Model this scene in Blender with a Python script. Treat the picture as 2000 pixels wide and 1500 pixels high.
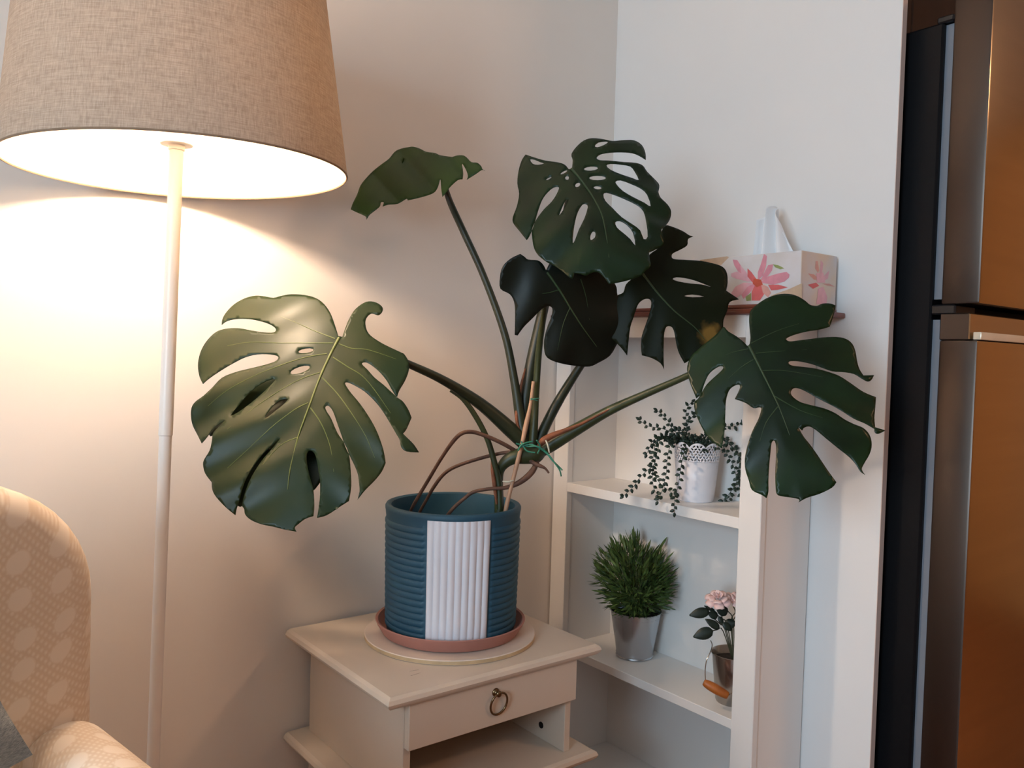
import bpy, bmesh, math, random
from mathutils import Vector, Matrix, Quaternion, geometry
from math import pi, sin, cos, sqrt
random.seed(7)
SC = bpy.context.scene
COL = SC.collection
for o in list(bpy.data.objects):
    bpy.data.objects.remove(o)

# ------------------------------------------------------------------ camera
F = 1622.5
CAM_Z = 1.15
yaw, pitch, roll = 0.663244, -0.033482, 0.028737
CAM = Vector((-1.68452, -1.70950, CAM_Z))
_f = Vector((sin(yaw)*cos(pitch), cos(yaw)*cos(pitch), sin(pitch)))
_r = Vector((cos(yaw), -sin(yaw), 0))
_u = _r.cross(_f)
RT = cos(roll)*_r + sin(roll)*_u
UP = -sin(roll)*_r + cos(roll)*_u
FW = _f
cam_d = bpy.data.cameras.new('camera')
cam = bpy.data.objects.new('camera', cam_d)
COL.objects.link(cam)
m = Matrix.Identity(4)
for i in range(3):
    m[i][0], m[i][1], m[i][2], m[i][3] = RT[i], UP[i], -FW[i], CAM[i]
cam.matrix_world = m
cam_d.sensor_width = 36.0
cam_d.lens = F/2000*36
cam_d.clip_start = 0.02
SC.camera = cam

def ray(px, py):
    return FW + RT*((px-1000)/F) - UP*((py-750)/F)
def at(px, py, t):
    return CAM + ray(px, py)*t
def on_x(px, py, X):
    d = ray(px, py); return CAM + d*((X-CAM.x)/d.x)
def on_y(px, py, Y):
    d = ray(px, py); return CAM + d*((Y-CAM.y)/d.y)
def on_z(px, py, Z):
    d = ray(px, py); return CAM + d*((Z-CAM.z)/d.z)
def on_pl(px, py, P, n):
    d = ray(px, py); return CAM + d*((P-CAM).dot(n)/d.dot(n))

# ------------------------------------------------------------------ world, light, exposure
SC.view_settings.view_transform = 'Standard'
SC.view_settings.look = 'None'
SC.view_settings.gamma = 1.0
SC.view_settings.exposure = 0.08
SC.view_settings.use_curve_mapping = False
w = bpy.data.worlds.new('world'); SC.world = w
w.use_nodes = True
w.node_tree.nodes['Background'].inputs[0].default_value = (0.62, 0.75, 1.0, 1)
w.node_tree.nodes['Background'].inputs[1].default_value = 0.3

def area(name, loc, target, sx, sy, power, col):
    d = bpy.data.lights.new(name, 'AREA'); d.shape = 'RECTANGLE'
    d.size, d.size_y, d.energy, d.color = sx, sy, power, col
    o = bpy.data.objects.new(name, d); COL.objects.link(o)
    o.location = loc
    o.rotation_euler = (Vector(target)-Vector(loc)).to_track_quat('-Z', 'Y').to_euler()
    return o
WX = -3.9
# daylight in the window opening of the wall on the armchair's side
area('window_daylight', (WX+0.03, -2.1, 1.45), (WX+1.03, -2.1, 1.45), 1.0, 1.3, 70, (0.60, 0.82, 1.0))

# ------------------------------------------------------------------ helpers
def lin(c):
    return tuple((v/255/12.92 if v/255 <= .04045 else ((v/255+.055)/1.055)**2.4) for v in c)
def mat(name, rgb, rough=.5, metal=0., noise=0., nscale=20., bump=0., bscale=60., spec=.5, stretch=None, rgb2=None, coat=0.):
    mt = bpy.data.materials.new(name); mt.use_nodes = True
    nt = mt.node_tree; b = nt.nodes['Principled BSDF']
    c = lin(rgb)
    b.inputs['Base Color'].default_value = (*c, 1)
    b.inputs['Roughness'].default_value = rough
    b.inputs['Metallic'].default_value = metal
    b.inputs['Specular IOR Level'].default_value = spec
    b.inputs['Coat Weight'].default_value = coat
    tc = nt.nodes.new('ShaderNodeTexCoord')
    src = tc.outputs['Object']
    if stretch:
        mp = nt.nodes.new('ShaderNodeMapping'); mp.inputs['Scale'].default_value = stretch
        nt.links.new(src, mp.inputs[0]); src = mp.outputs[0]
    if noise or rgb2:
        n = nt.nodes.new('ShaderNodeTexNoise'); n.inputs['Scale'].default_value = nscale; n.inputs['Detail'].default_value = 4
        nt.links.new(src, n.inputs['Vector'])
        r = nt.nodes.new('ShaderNodeValToRGB')
        c2 = lin(rgb2) if rgb2 else tuple(v*(1-noise) for v in c)
        r.color_ramp.elements[0].position = .35; r.color_ramp.elements[1].position = .65
        r.color_ramp.elements[0].color = (*c2, 1); r.color_ramp.elements[1].color = (*c, 1)
        nt.links.new(n.outputs['Fac'], r.inputs[0]); nt.links.new(r.outputs[0], b.inputs['Base Color'])
    if bump:
        n2 = nt.nodes.new('ShaderNodeTexNoise'); n2.inputs['Scale'].default_value = bscale; n2.inputs['Detail'].default_value = 3
        nt.links.new(src, n2.inputs['Vector'])
        bp = nt.nodes.new('ShaderNodeBump'); bp.inputs['Strength'].default_value = bump; bp.inputs['Distance'].default_value = .002
        nt.links.new(n2.outputs['Fac'], bp.inputs['Height']); nt.links.new(bp.outputs[0], b.inputs['Normal'])
    return mt

M = {}
M['wall'] = mat('wall_paint', (236, 228, 220), .6, noise=.02, nscale=3, bump=.06, bscale=120)
M['tan_wall'] = mat('tan_paint', (186, 146, 108), .6, noise=.04, nscale=3)
M['panel'] = mat('white_panel', (236, 234, 232), .32, noise=.01, nscale=4)
M['panel_edge'] = mat('panel_edge', (225, 205, 195), .4, noise=.02, nscale=8)
M['ceiling'] = mat('ceiling_paint', (240, 238, 234), .8, noise=.02, nscale=3)
M['floor'] = mat('timber_floor', (150, 98, 60), .4, noise=.3, nscale=6, stretch=(1, 8, 1))
M['brown'] = mat('brown_timber', (206, 150, 92), .45, noise=.3, nscale=5, stretch=(6, 6, .6))
M['infill'] = mat('dark_infill', (62, 46, 38), .5, noise=.2, nscale=5, stretch=(6, 6, .6))
M['white_wood'] = mat('white_painted_wood', (238, 234, 230), .38, noise=.015, nscale=6)
M['cream_wood'] = mat('cream_painted_wood', (217, 200, 182), .4, noise=.03, nscale=7, bump=.03, bscale=80)
M['red_wood'] = mat('red_brown_wood', (122, 52, 30), .35, rgb2=(84, 34, 20), nscale=14, stretch=(1, .12, 1), bump=.05)
M['teal'] = mat('teal_glaze', (34, 78, 98), .55, noise=.12, nscale=9)
M['white_glaze'] = mat('white_glaze', (228, 224, 228), .5, noise=.03, nscale=30)
M['terracotta'] = mat('pink_terracotta', (178, 122, 108), .65, noise=.08, nscale=14, bump=.05)
M['board'] = mat('beige_board', (224, 206, 190), .5, noise=.03, nscale=10)
M['board_edge'] = mat('board_edge', (206, 176, 136), .6, noise=.15, nscale=40)
M['soil'] = mat('dark_soil', (38, 28, 22), .95, noise=.5, nscale=90, bump=1., bscale=140)
M['petiole'] = mat('green_petiole', (54, 64, 34), .45, rgb2=(40, 48, 26), nscale=18, stretch=(1, 1, .25))
M['petiole_d'] = mat('dark_green_petiole', (38, 46, 27), .45, rgb2=(30, 34, 20), nscale=18, stretch=(1, 1, .25))
M['sheath'] = mat('dry_brown_sheath', (128, 74, 46), .7, noise=.4, nscale=50)
M['root'] = mat('brown_aerial_root', (106, 74, 58), .7, rgb2=(74, 50, 40), nscale=40, bump=.2, bscale=160)
M['bamboo'] = mat('bamboo', (176, 138, 110), .55, noise=.15, nscale=30)
M['twine'] = mat('green_twine', (52, 128, 104), .5, noise=.2, nscale=90)
M['clip'] = mat('pale_tie', (205, 200, 180), .3, noise=.1, nscale=60)
M['vein'] = mat('pale_vein', (98, 110, 52), .5, noise=.1, nscale=30)
M['vein_d'] = mat('dark_vein', (44, 66, 36), .5, noise=.1, nscale=30)
M['metal'] = mat('galvanised_metal', (188, 192, 198), .26, .9, noise=.12, nscale=7, stretch=(1, 1, .15))
M['steel'] = mat('bucket_steel', (172, 166, 160), .2, .95, noise=.08, nscale=8, stretch=(1, 1, .1))
M['brass'] = mat('aged_brass', (128, 104, 76), .28, .95, noise=.25, nscale=60)
M['grip'] = mat('orange_wood_grip', (186, 106, 42), .45, rgb2=(150, 78, 28), nscale=30, stretch=(1, 1, 1))
M['black'] = mat('black_plastic', (18, 18, 22), .4, noise=.1, nscale=20)
M['fridge_side'] = mat('black_fridge_side', (14, 14, 17), .5, noise=.12, nscale=120, bump=.05, bscale=300, spec=.2)
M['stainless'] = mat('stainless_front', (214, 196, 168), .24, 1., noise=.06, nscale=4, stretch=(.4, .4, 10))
M['door_side'] = mat('dark_steel_side', (88, 78, 72), .38, 1., noise=.1, nscale=4, stretch=(1, 1, .1))
M['gasket'] = mat('grey_gasket', (122, 128, 138), .5, noise=.05, nscale=20)
M['trim'] = mat('pale_trim', (240, 222, 196), .2, .15, noise=.08, nscale=16)
M['white_metal'] = mat('white_lacquer', (240, 234, 228), .35, noise=.01, nscale=5)
M['lacewhite'] = mat('white_enamel', (232, 230, 236), .4, noise=.02, nscale=10)
M['succulent'] = mat('dark_succulent', (38, 58, 42), .45, rgb2=(26, 42, 32), nscale=60)
M['stem_d'] = mat('thin_stem', (66, 66, 44), .6, noise=.2, nscale=50)
M['blade'] = mat('grassy_blade', (92, 112, 54), .5, rgb2=(46, 68, 28), nscale=40)
M['rose_leaf'] = mat('rose_leaf', (26, 40, 32), .45, noise=.2, nscale=50)
M['rose'] = mat('pale_pink_petal', (242, 214, 210), .6, rgb2=(234, 194, 190), nscale=70)
M['tissue'] = mat('tissue_paper', (240, 238, 238), .8, noise=.02, nscale=20)
M['scratch'] = mat('scratch', (150, 126, 110), .7, noise=.2, nscale=200)
M['pillow'] = mat('grey_woven_cloth', (150, 156, 160), .9, rgb2=(108, 116, 122), nscale=160, stretch=(1, 1, 6), bump=.6, bscale=220)

def leaf_mat(name, rgb, rgb2, rough, spot=None, spec=.2):
    mt = mat(name, rgb, rough, rgb2=rgb2, nscale=9, bump=.12, bscale=26, spec=spec)
    if spot is not None:
        nt = mt.node_tree; b = nt.nodes['Principled BSDF']
        src = b.inputs['Base Color'].links[0].from_socket
        geo = nt.nodes.new('ShaderNodeTexCoord')
        nz = nt.nodes.new('ShaderNodeTexNoise'); nz.inputs['Scale'].default_value = 45
        nt.links.new(geo.outputs['Object'], nz.inputs['Vector'])
        vd = nt.nodes.new('ShaderNodeVectorMath'); vd.operation = 'DISTANCE'
        vd.inputs[1].default_value = spot
        nt.links.new(geo.outputs['Object'], vd.inputs[0])
        ma = nt.nodes.new('ShaderNodeMath'); ma.operation = 'MULTIPLY_ADD'
        ma.inputs[1].default_value = .03; nt.links.new(nz.outputs['Fac'], ma.inputs[0]); nt.links.new(vd.outputs['Value'], ma.inputs[2])
        rp = nt.nodes.new('ShaderNodeMapRange'); rp.inputs[1].default_value = .027; rp.inputs[2].default_value = .042
        rp.inputs[3].default_value = 1; rp.inputs[4].default_value = 0
        nt.links.new(ma.outputs[0], rp.inputs[0])
        mx = nt.nodes.new('ShaderNodeMixRGB'); mx.inputs[2].default_value = (*lin((120, 92, 44)), 1)
        nt.links.new(rp.outputs[0], mx.inputs[0]); nt.links.new(src, mx.inputs[1]); nt.links.new(mx.outputs[0], b.inputs['Base Color'])
    return mt

def linen(name):
    mt = bpy.data.materials.new(name); mt.use_nodes = True
    nt = mt.node_tree; nt.nodes.remove(nt.nodes['Principled BSDF']); out = nt.nodes['Material Output']
    tc = nt.nodes.new('ShaderNodeTexCoord')
    fac = []
    for sc in ((9, 9, 190), (150, 150, 8)):
        mp = nt.nodes.new('ShaderNodeMapping'); mp.inputs['Scale'].default_value = sc
        n = nt.nodes.new('ShaderNodeTexNoise'); n.inputs['Scale'].default_value = 3.5; n.inputs['Detail'].default_value = 5; n.inputs['Roughness'].default_value = .65
        nt.links.new(tc.outputs['Object'], mp.inputs[0]); nt.links.new(mp.outputs[0], n.inputs['Vector']); fac.append(n)
    ad = nt.nodes.new('ShaderNodeMath'); ad.operation = 'ADD'
    nt.links.new(fac[0].outputs['Fac'], ad.inputs[0]); nt.links.new(fac[1].outputs['Fac'], ad.inputs[1])
    r = nt.nodes.new('ShaderNodeValToRGB')
    r.color_ramp.elements[0].position = .38; r.color_ramp.elements[1].position = .62
    hf = nt.nodes.new('ShaderNodeMath'); hf.operation = 'MULTIPLY'; hf.inputs[1].default_value = .5
    nt.links.new(ad.outputs[0], hf.inputs[0])
    r.color_ramp.elements[0].color = (*lin((166, 146, 128)), 1); r.color_ramp.elements[1].color = (*lin((200, 182, 164)), 1)
    nt.links.new(hf.outputs[0], r.inputs[0])
    df = nt.nodes.new('ShaderNodeBsdfDiffuse'); tr = nt.nodes.new('ShaderNodeBsdfTranslucent'); mx = nt.nodes.new('ShaderNodeMixShader')
    nt.links.new(r.outputs[0], df.inputs[0]); nt.links.new(r.outputs[0], tr.inputs[0])
    mx.inputs[0].default_value = .085
    nt.links.new(df.outputs[0], mx.inputs[1]); nt.links.new(tr.outputs[0], mx.inputs[2]); nt.links.new(mx.outputs[0], out.inputs[0])
    return mt
M['linen'] = linen('beige_linen')
def lining():
    mt = bpy.data.materials.new('white_lining'); mt.use_nodes = True
    nt = mt.node_tree; nt.nodes.remove(nt.nodes['Principled BSDF']); out = nt.nodes['Material Output']
    tc = nt.nodes.new('ShaderNodeTexCoord'); n = nt.nodes.new('ShaderNodeTexNoise'); n.inputs['Scale'].default_value = 60
    nt.links.new(tc.outputs['Object'], n.inputs['Vector'])
    r = nt.nodes.new('ShaderNodeValToRGB'); r.color_ramp.elements[0].color = (*lin((238, 226, 204)), 1); r.color_ramp.elements[1].color = (*lin((246, 238, 222)), 1)
    nt.links.new(n.outputs['Fac'], r.inputs[0])
    df = nt.nodes.new('ShaderNodeBsdfDiffuse'); tr = nt.nodes.new('ShaderNodeBsdfTranslucent'); mx = nt.nodes.new('ShaderNodeMixShader'); mx.inputs[0].default_value = .25
    nt.links.new(r.outputs[0], df.inputs[0]); nt.links.new(r.outputs[0], tr.inputs[0])
    nt.links.new(df.outputs[0], mx.inputs[1]); nt.links.new(tr.outputs[0], mx.inputs[2]); nt.links.new(mx.outputs[0], out.inputs[0])
    return mt
M['lining'] = lining()
def emit(name, col, s):
    mt = bpy.data.materials.new(name); mt.use_nodes = True
    nt = mt.node_tree; b = nt.nodes['Principled BSDF']
    b.inputs['Emission Color'].default_value = (*col, 1); b.inputs['Emission Strength'].default_value = s
    b.inputs['Base Color'].default_value = (.9, .9, .9, 1)
    return mt
def jacquard():
    """cream upholstery: small diamond weave with round medallions"""
    mt = bpy.data.materials.new('cream_jacquard'); mt.use_nodes = True
    nt = mt.node_tree; b = nt.nodes['Principled BSDF']; b.inputs['Roughness'].default_value = .8
    tc = nt.nodes.new('ShaderNodeTexCoord')
    sep = nt.nodes.new('ShaderNodeSeparateXYZ'); nt.links.new(tc.outputs['Object'], sep.inputs[0])
    cmb = nt.nodes.new('ShaderNodeCombineXYZ'); sb = nt.nodes.new('ShaderNodeMath'); sb.operation = 'SUBTRACT'
    nt.links.new(sep.outputs[2], sb.inputs[0]); nt.links.new(sep.outputs[1], sb.inputs[1])
    nt.links.new(sep.outputs[0], cmb.inputs[0]); nt.links.new(sb.outputs[0], cmb.inputs[1])
    def weave(rot, sc):
        mp = nt.nodes.new('ShaderNodeMapping'); mp.inputs['Rotation'].default_value = (0, 0, rot)
        wv = nt.nodes.new('ShaderNodeTexWave'); wv.inputs['Scale'].default_value = sc
        nt.links.new(cmb.outputs[0], mp.inputs[0]); nt.links.new(mp.outputs[0], wv.inputs['Vector']); return wv
    a, c = weave(.7, 42), weave(-.7, 42)
    mul = nt.nodes.new('ShaderNodeMath'); mul.operation = 'MULTIPLY'
    nt.links.new(a.outputs['Fac'], mul.inputs[0]); nt.links.new(c.outputs['Fac'], mul.inputs[1])
    vo = nt.nodes.new('ShaderNodeTexVoronoi'); vo.voronoi_dimensions = '2D'; vo.inputs['Scale'].default_value = 21; vo.inputs['Randomness'].default_value = .25
    nt.links.new(cmb.outputs[0], vo.inputs['Vector'])
    rm = nt.nodes.new('ShaderNodeMapRange'); rm.inputs[1].default_value = .26; rm.inputs[2].default_value = .32; rm.inputs[3].default_value = 1; rm.inputs[4].default_value = 0
    nt.links.new(vo.outputs['Distance'], rm.inputs[0])
    mx = nt.nodes.new('ShaderNodeMath'); mx.operation = 'MAXIMUM'
    nt.links.new(mul.outputs[0], mx.inputs[0]); nt.links.new(rm.outputs[0], mx.inputs[1])
    r = nt.nodes.new('ShaderNodeValToRGB')
    r.color_ramp.elements[0].color = (*lin((222, 200, 176)), 1); r.color_ramp.elements[1].color = (*lin((236, 220, 202)), 1)
    nt.links.new(mx.outputs[0], r.inputs[0]); nt.links.new(r.outputs[0], b.inputs['Base Color'])
    bp = nt.nodes.new('ShaderNodeBump'); bp.inputs['Strength'].default_value = .35; bp.inputs['Distance'].default_value = .001
    nt.links.new(mx.outputs[0], bp.inputs['Height']); nt.links.new(bp.outputs[0], b.inputs['Normal'])
    return mt
M['jacquard'] = jacquard()

def wloc(o):
    v = Vector((0, 0, 0))
    while o is not None:
        v += o.location; o = o.parent
    return v
def tag(o, label=None, cat=None, group=None, kind=None):
    if label: o['label'] = label
    if cat: o['category'] = cat
    if group: o['group'] = group
    if kind: o['kind'] = kind
    return o
def thing(name, loc, label, cat, group=None):
    o = bpy.data.objects.new(name, None); COL.objects.link(o)
    o.empty_display_size = .05; o.location = loc
    return tag(o, label, cat, group)
def obj(name, bm, m, parent=None, smooth=True, angle=35, kind=None, label=None):
    """world-space bmesh -> one object; the origin sits at the thing's base"""
    me = bpy.data.meshes.new(name)
    if parent is not None:
        org = wloc(parent); loc = Vector((0, 0, 0))
    else:
        xs = [v.co for v in bm.verts]
        org = Vector((sum(c.x for c in xs)/len(xs), sum(c.y for c in xs)/len(xs), min(c.z for c in xs))); loc = org
    for v in bm.verts: v.co -= org
    bm.normal_update(); bm.to_mesh(me); bm.free()
    for mm in (m if isinstance(m, (list, tuple)) else [m]):
        me.materials.append(M[mm] if isinstance(mm, str) else mm)
    if smooth:
        me.shade_smooth(); me.set_sharp_from_angle(angle=math.radians(angle))
    o = bpy.data.objects.new(name, me); COL.objects.link(o)
    o.parent = parent; o.location = loc
    return tag(o, label, kind=kind)
def struct(name, bm, m, smooth=False): return obj(name, bm, m, None, smooth, kind='structure')

def add_box(bm, x0, x1, y0, y1, z0, z1, bev=0., seg=1):
    t = bmesh.new()
    bmesh.ops.create_cube(t, size=1)
    for v in t.verts:
        v.co = Vector(((x0+x1)/2+v.co.x*(x1-x0), (y0+y1)/2+v.co.y*(y1-y0), (z0+z1)/2+v.co.z*(z1-z0)))
    if bev: bmesh.ops.bevel(t, geom=list(t.edges), offset=bev, segments=seg, affect='EDGES', profile=.5)
    merge(bm, t); return bm
def box(*a, **k): return add_box(bmesh.new(), *a, **k)
def merge(bm, t):
    mp = {v: bm.verts.new(v.co) for v in t.verts}
    for f in t.faces:
        try:
            nf = bm.faces.new([mp[v] for v in f.verts]); nf.material_index = f.material_index
        except ValueError: pass
    t.free()
def lathe(prof, c, n=64, bm=None, closed=False, fn=None):
    """prof: (r,z) list revolved about the vertical through c"""
    bm = bm or bmesh.new(); rings = []
    for r, z in prof:
        rings.append([bm.verts.new((c[0]+(fn(r, z, 2*pi*i/n) if fn else r)*cos(2*pi*i/n), c[1]+(fn(r, z, 2*pi*i/n) if fn else r)*sin(2*pi*i/n), c[2]+z)) for i in range(n)])
    for a, b in zip(rings, rings[1:]):
        for i in range(n):
            j = (i+1) % n
            bm.faces.new((a[i], a[j], b[j], b[i]))
    if closed:
        bm.faces.new(rings[0][::-1]); bm.faces.new(rings[-1])
    return bm
def catmull(P, n=6):
    P = [Vector(p) for p in P]; out = []
    for i in range(len(P)-1):
        a, b, c, d = P[max(i-1, 0)], P[i], P[i+1], P[min(i+2, len(P)-1)]
        for k in range(n):
            t = k/n
            out.append(.5*((2*b)+(c-a)*t+(2*a-5*b+4*c-d)*t*t+(3*b-a-3*c+d)*t**3))
    out.append(P[-1]); return out
def tube(path, rad, bm=None, n=10, sm=6, caps=True):
    """path of points, rad of radii (same length)"""
    bm = bm or bmesh.new()
    pts = [Vector((*p, r)) for p, r in zip(path, rad)]
    if sm > 1: pts = catmull(pts, sm)
    P = [p.to_3d() if len(p) == 3 else Vector(p[:3]) for p in pts]; R = [max(p[3], 1e-4) for p in pts]
    ref = Vector((0, 0, 1)); rings = []; prev = None
    for i in range(len(P)):
        d = (P[min(i+1, len(P)-1)]-P[max(i-1, 0)]).normalized()
        if prev is None:
            x = d.cross(ref if abs(d.dot(ref)) < .9 else Vector((1, 0, 0))).normalized()
        else:
            x = (prev - d*prev.dot(d)).normalized()
        prev = x; y = d.cross(x)
        rings.append([bm.verts.new(P[i]+R[i]*(cos(2*pi*k/n)*x+sin(2*pi*k/n)*y)) for k in range(n)])
    for a, b in zip(rings, rings[1:]):
        for k in range(n): bm.faces.new((a[k], a[(k+1) % n], b[(k+1) % n], b[k]))
    if caps: bm.faces.new(rings[0][::-1]); bm.faces.new(rings[-1])
    return bm
def ptube(spec, bm=None, n=10, sm=6):
    """spec: (px, py, depth, width in px)"""
    return tube([at(a, b, t) for a, b, t, wd in spec], [wd/2*t/F for a, b, t, wd in spec], bm, n, sm)
def sweep_ribbon(bm, P, L, W, N, bend=0., seg=4, fold=.15):
    """a leaf blade from P along L (vector with length), half width W, normal N"""
    d = L.normalized(); s = d.cross(N).normalized(); N = s.cross(d); ln = L.length; rows = []
    for i in range(seg+1):
        u = i/seg; wd = W*sin(pi*min(1, .12+u*.88))**.8 if 0 < i < seg else W*.12
        c = P+d*(ln*u)-N*(bend*ln*u*u)
        rows.append([bm.verts.new(c+s*wd+N*wd*fold), bm.verts.new(c), bm.verts.new(c-s*wd+N*wd*fold)])
    for a, b in zip(rows, rows[1:]):
        bm.faces.new((a[0], a[1], b[1], b[0])); bm.faces.new((a[1], a[2], b[2], b[1]))

# polygons with holes --------------------------------------------------------
def parse(s):
    out = []
    for tok in s.split():
        c = tok.endswith('*'); x, y = tok.rstrip('*').split(',')
        out.append((float(x), float(y), c))
    return out
def smooth_loop(P, n=3):
    """closed Catmull-Rom with corners kept sharp"""
    N = len(P); out = []
    for i in range(N):
        b, c = P[i], P[(i+1) % N]
        a = b if b[2] else P[i-1]; d = c if c[2] else P[(i+2) % N]
        for k in range(n):
            t = k/n
            out.append(tuple(.5*((2*b[j])+(c[j]-a[j])*t+(2*a[j]-5*b[j]+4*c[j]-d[j])*t*t+(3*b[j]-a[j]-3*c[j]+d[j])*t**3) for j in (0, 1)))
    return out
def inside(p, L):
    x, y = p; r = False; j = len(L)-1
    for i in range(len(L)):
        if (L[i][1] > y) != (L[j][1] > y) and x < (L[j][0]-L[i][0])*(y-L[i][1])/(L[j][1]-L[i][1])+L[i][0]: r = not r
        j = i
    return r
def ell(cx, cy, a, b, ang=0, n=12):
    return [(cx+a*cos(2*pi*i/n)*cos(ang)-b*sin(2*pi*i/n)*sin(ang), cy+a*cos(2*pi*i/n)*sin(ang)+b*sin(2*pi*i/n)*cos(ang)) for i in range(n)]
def mesh2d(loops, step):
    """triangulate an outline (first loop) with holes; returns 2d verts and faces"""
    pts, edges = [], []
    for L in loops:
        s = len(pts); pts += [Vector(p) for p in L]
        edges += [(s+i, s+(i+1) % len(L)) for i in range(len(L))]
    B = list(pts)
    xs = [p[0] for p in loops[0]]; ys = [p[1] for p in loops[0]]
    y = min(ys); row = 0
    cell = {}
    for p in B: cell.setdefault((int(p.x//step), int(p.y//step)), []).append(p)
    while step and y < max(ys):
        x = min(xs)+(row % 2)*step/2
        while x < max(xs):
            q = (x, y)
            if inside(q, loops[0]) and not any(inside(q, h) for h in loops[1:]):
                cx, cy = int(x//step), int(y//step)
                if all((p.x-x)**2+(p.y-y)**2 > (.45*step)**2 for i in (-1, 0, 1) for j in (-1, 0, 1) for p in cell.get((cx+i, cy+j), ())):
                    pts.append(Vector(q))
            x += step
        y += step*.87; row += 1
    V, E, Fc, *_ = geometry.delaunay_2d_cdt(pts, edges, [], 0, 1e-5)
    out = []
    for f in Fc:
        c = (sum(V[i].x for i in f)/3, sum(V[i].y for i in f)/3)
        if inside(c, loops[0]) and not any(inside(c, h) for h in loops[1:]): out.append(tuple(f))
    return V, out

# =================================================================== THE SETTING
CEIL = 2.45
LW = 0.008                                    # left wall plane y
struct('wall_left', box(WX-.1, 2.6, LW, LW+.1, 0, CEIL), 'wall')
bm = box(0, .0165, -.823, LW, 0, CEIL)
wr = struct('wall_right', bm, 'panel')
struct('trim_1', box(-.0003, .0168, -.8245, -.823, 0, CEIL), 'panel_edge')
struct('floor', box(WX-.1, 2.6, -4.6, LW+.1, -.05, 0), 'floor')
struct('ceiling', box(WX-.1, 2.6, -4.6, LW+.1, CEIL, CEIL+.05), 'ceiling')
struct('wall_back', box(WX-.1, 2.6, -4.7, -4.6, 0, CEIL), 'tan_wall')
struct('wall_kitchen', box(2.5, 2.6, -4.6, LW, 0, CEIL), 'brown')
bm = bmesh.new()                               # wall with the window opening
wy0, wy1, wz0, wz1 = -2.6, -1.6, .8, 2.1
add_box(bm, WX-.1, WX, -4.6, wy0, 0, CEIL); add_box(bm, WX-.1, WX, wy1, LW, 0, CEIL)
add_box(bm, WX-.1, WX, wy0, wy1, 0, wz0); add_box(bm, WX-.1, WX, wy0, wy1, wz1, CEIL)
struct('wall_window', bm, 'wall')
bm = bmesh.new()
for a in ((wy0, wy0+.05, wz0, wz1), (wy1-.05, wy1, wz0, wz1), (wy0, wy1, wz0, wz0+.05), (wy0, wy1, wz1-.05, wz1)):
    add_box(bm, WX-.08, WX-.03, *a)
struct('window_1', bm, 'white_metal')

# ceiling lamp of the kitchen side (out of the picture, gives the warm light)
cl = thing('ceiling_lamp', (.75, -2.7, CEIL), 'round warm ceiling lamp on the kitchen ceiling', 'lamp')
obj('lamp_base', lathe([(.001, 0), (.2, 0), (.2, -.03), (.17, -.035)], (.75, -2.7, CEIL), 40), 'white_metal', cl)
M['ceil_emit'] = emit('warm_ceiling_glow', (1, .55, .30), 54)
obj('diffuser', lathe([(.17, -.03), (.165, -.06), (.12, -.085), (.05, -.095), (.001, -.096)], (.75, -2.7, CEIL), 40), 'ceil_emit', cl)

# =================================================================== REFRIGERATOR
fx, fy = .047, -.98
fr = thing('refrigerator', (.4, -.6, 0), 'tall refrigerator with brown-reflecting steel doors and black side', 'refrigerator')
FT = CAM_Z+.705
obj('body', box(fx, .75, -.886, -.24, .03, FT, bev=.004), 'fridge_side', fr)
gz = CAM_Z+.118                                # gap between the doors
for z0, z1 in ((.06, gz-.008), (gz+.014, FT+.07)):
    obj('gasket', box(fx+.012, .74, -.905, -.886, z0+.01, min(z1-.01, FT-.004)), 'gasket', fr)
def door(z0, z1, pocket):
    bm = bmesh.new()
    add_box(bm, fx, .75, fy, -.905, z0, z1, bev=.005, seg=2)
    for f in bm.faces:
        f.material_index = 1 if f.normal.y < -.6 else 0
    bm.normal_update()
    for f in bm.faces: f.material_index = 1 if f.normal.y < -.6 else 0
    return obj('door', bm, ['door_side', 'stainless'], fr)
hz0, hz1 = CAM_Z+.058, CAM_Z+.0745
d1 = door(gz+.012, FT+.07, False)
d2 = door(.06, hz0, True)
bm = box(fx, .75, fy+.016, -.905, hz0, gz-.006, bev=.002)
bm.normal_update()
for f in bm.faces: f.material_index = 1 if f.normal.y < -.6 else 0
obj('handle_pocket', bm, ['door_side', 'stainless'], d2)
obj('handle_trim', box(fx+.006, .75, fy-.004, fy+.012, hz0+.001, hz1, bev=.002, seg=2), 'trim', d2, label='pale glossy handle strip')
obj('hinge', box(fx-.001, fx+.09, -.935, -.886, gz-.008, gz+.012, bev=.003), 'black', fr)
obj('hinge', box(fx-.001, fx+.08, -.906, -.872, FT-.002, FT+.012, bev=.003), 'black', fr)
obj('foot', box(fx+.05, fx+.1, -.85, -.8, 0, .03), 'black', fr); obj('foot', box(.65, .7, -.85, -.8, 0, .03), 'black', fr)
obj('foot', box(fx+.05, fx+.1, -.33, -.28, 0, .03), 'black', fr); obj('foot', box(.65, .7, -.33, -.28, 0, .03), 'black', fr)
cb = thing('overhead_infill', (.4, -.3, FT+.03), 'added dark brown cupboard above the refrigerator', 'infill')  # dark box put in above the refrigerator, where plain wall would come out bright
obj('body', box(.02, .78, -.62, LW-.002, FT+.012, CEIL-.002), 'infill', cb)
for a, b in ((.024, .398), (.402, .776)):
    dd = obj('door', box(a, b, -.638, -.62, FT+.016, CEIL-.02, bev=.003), 'infill', cb)

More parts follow.
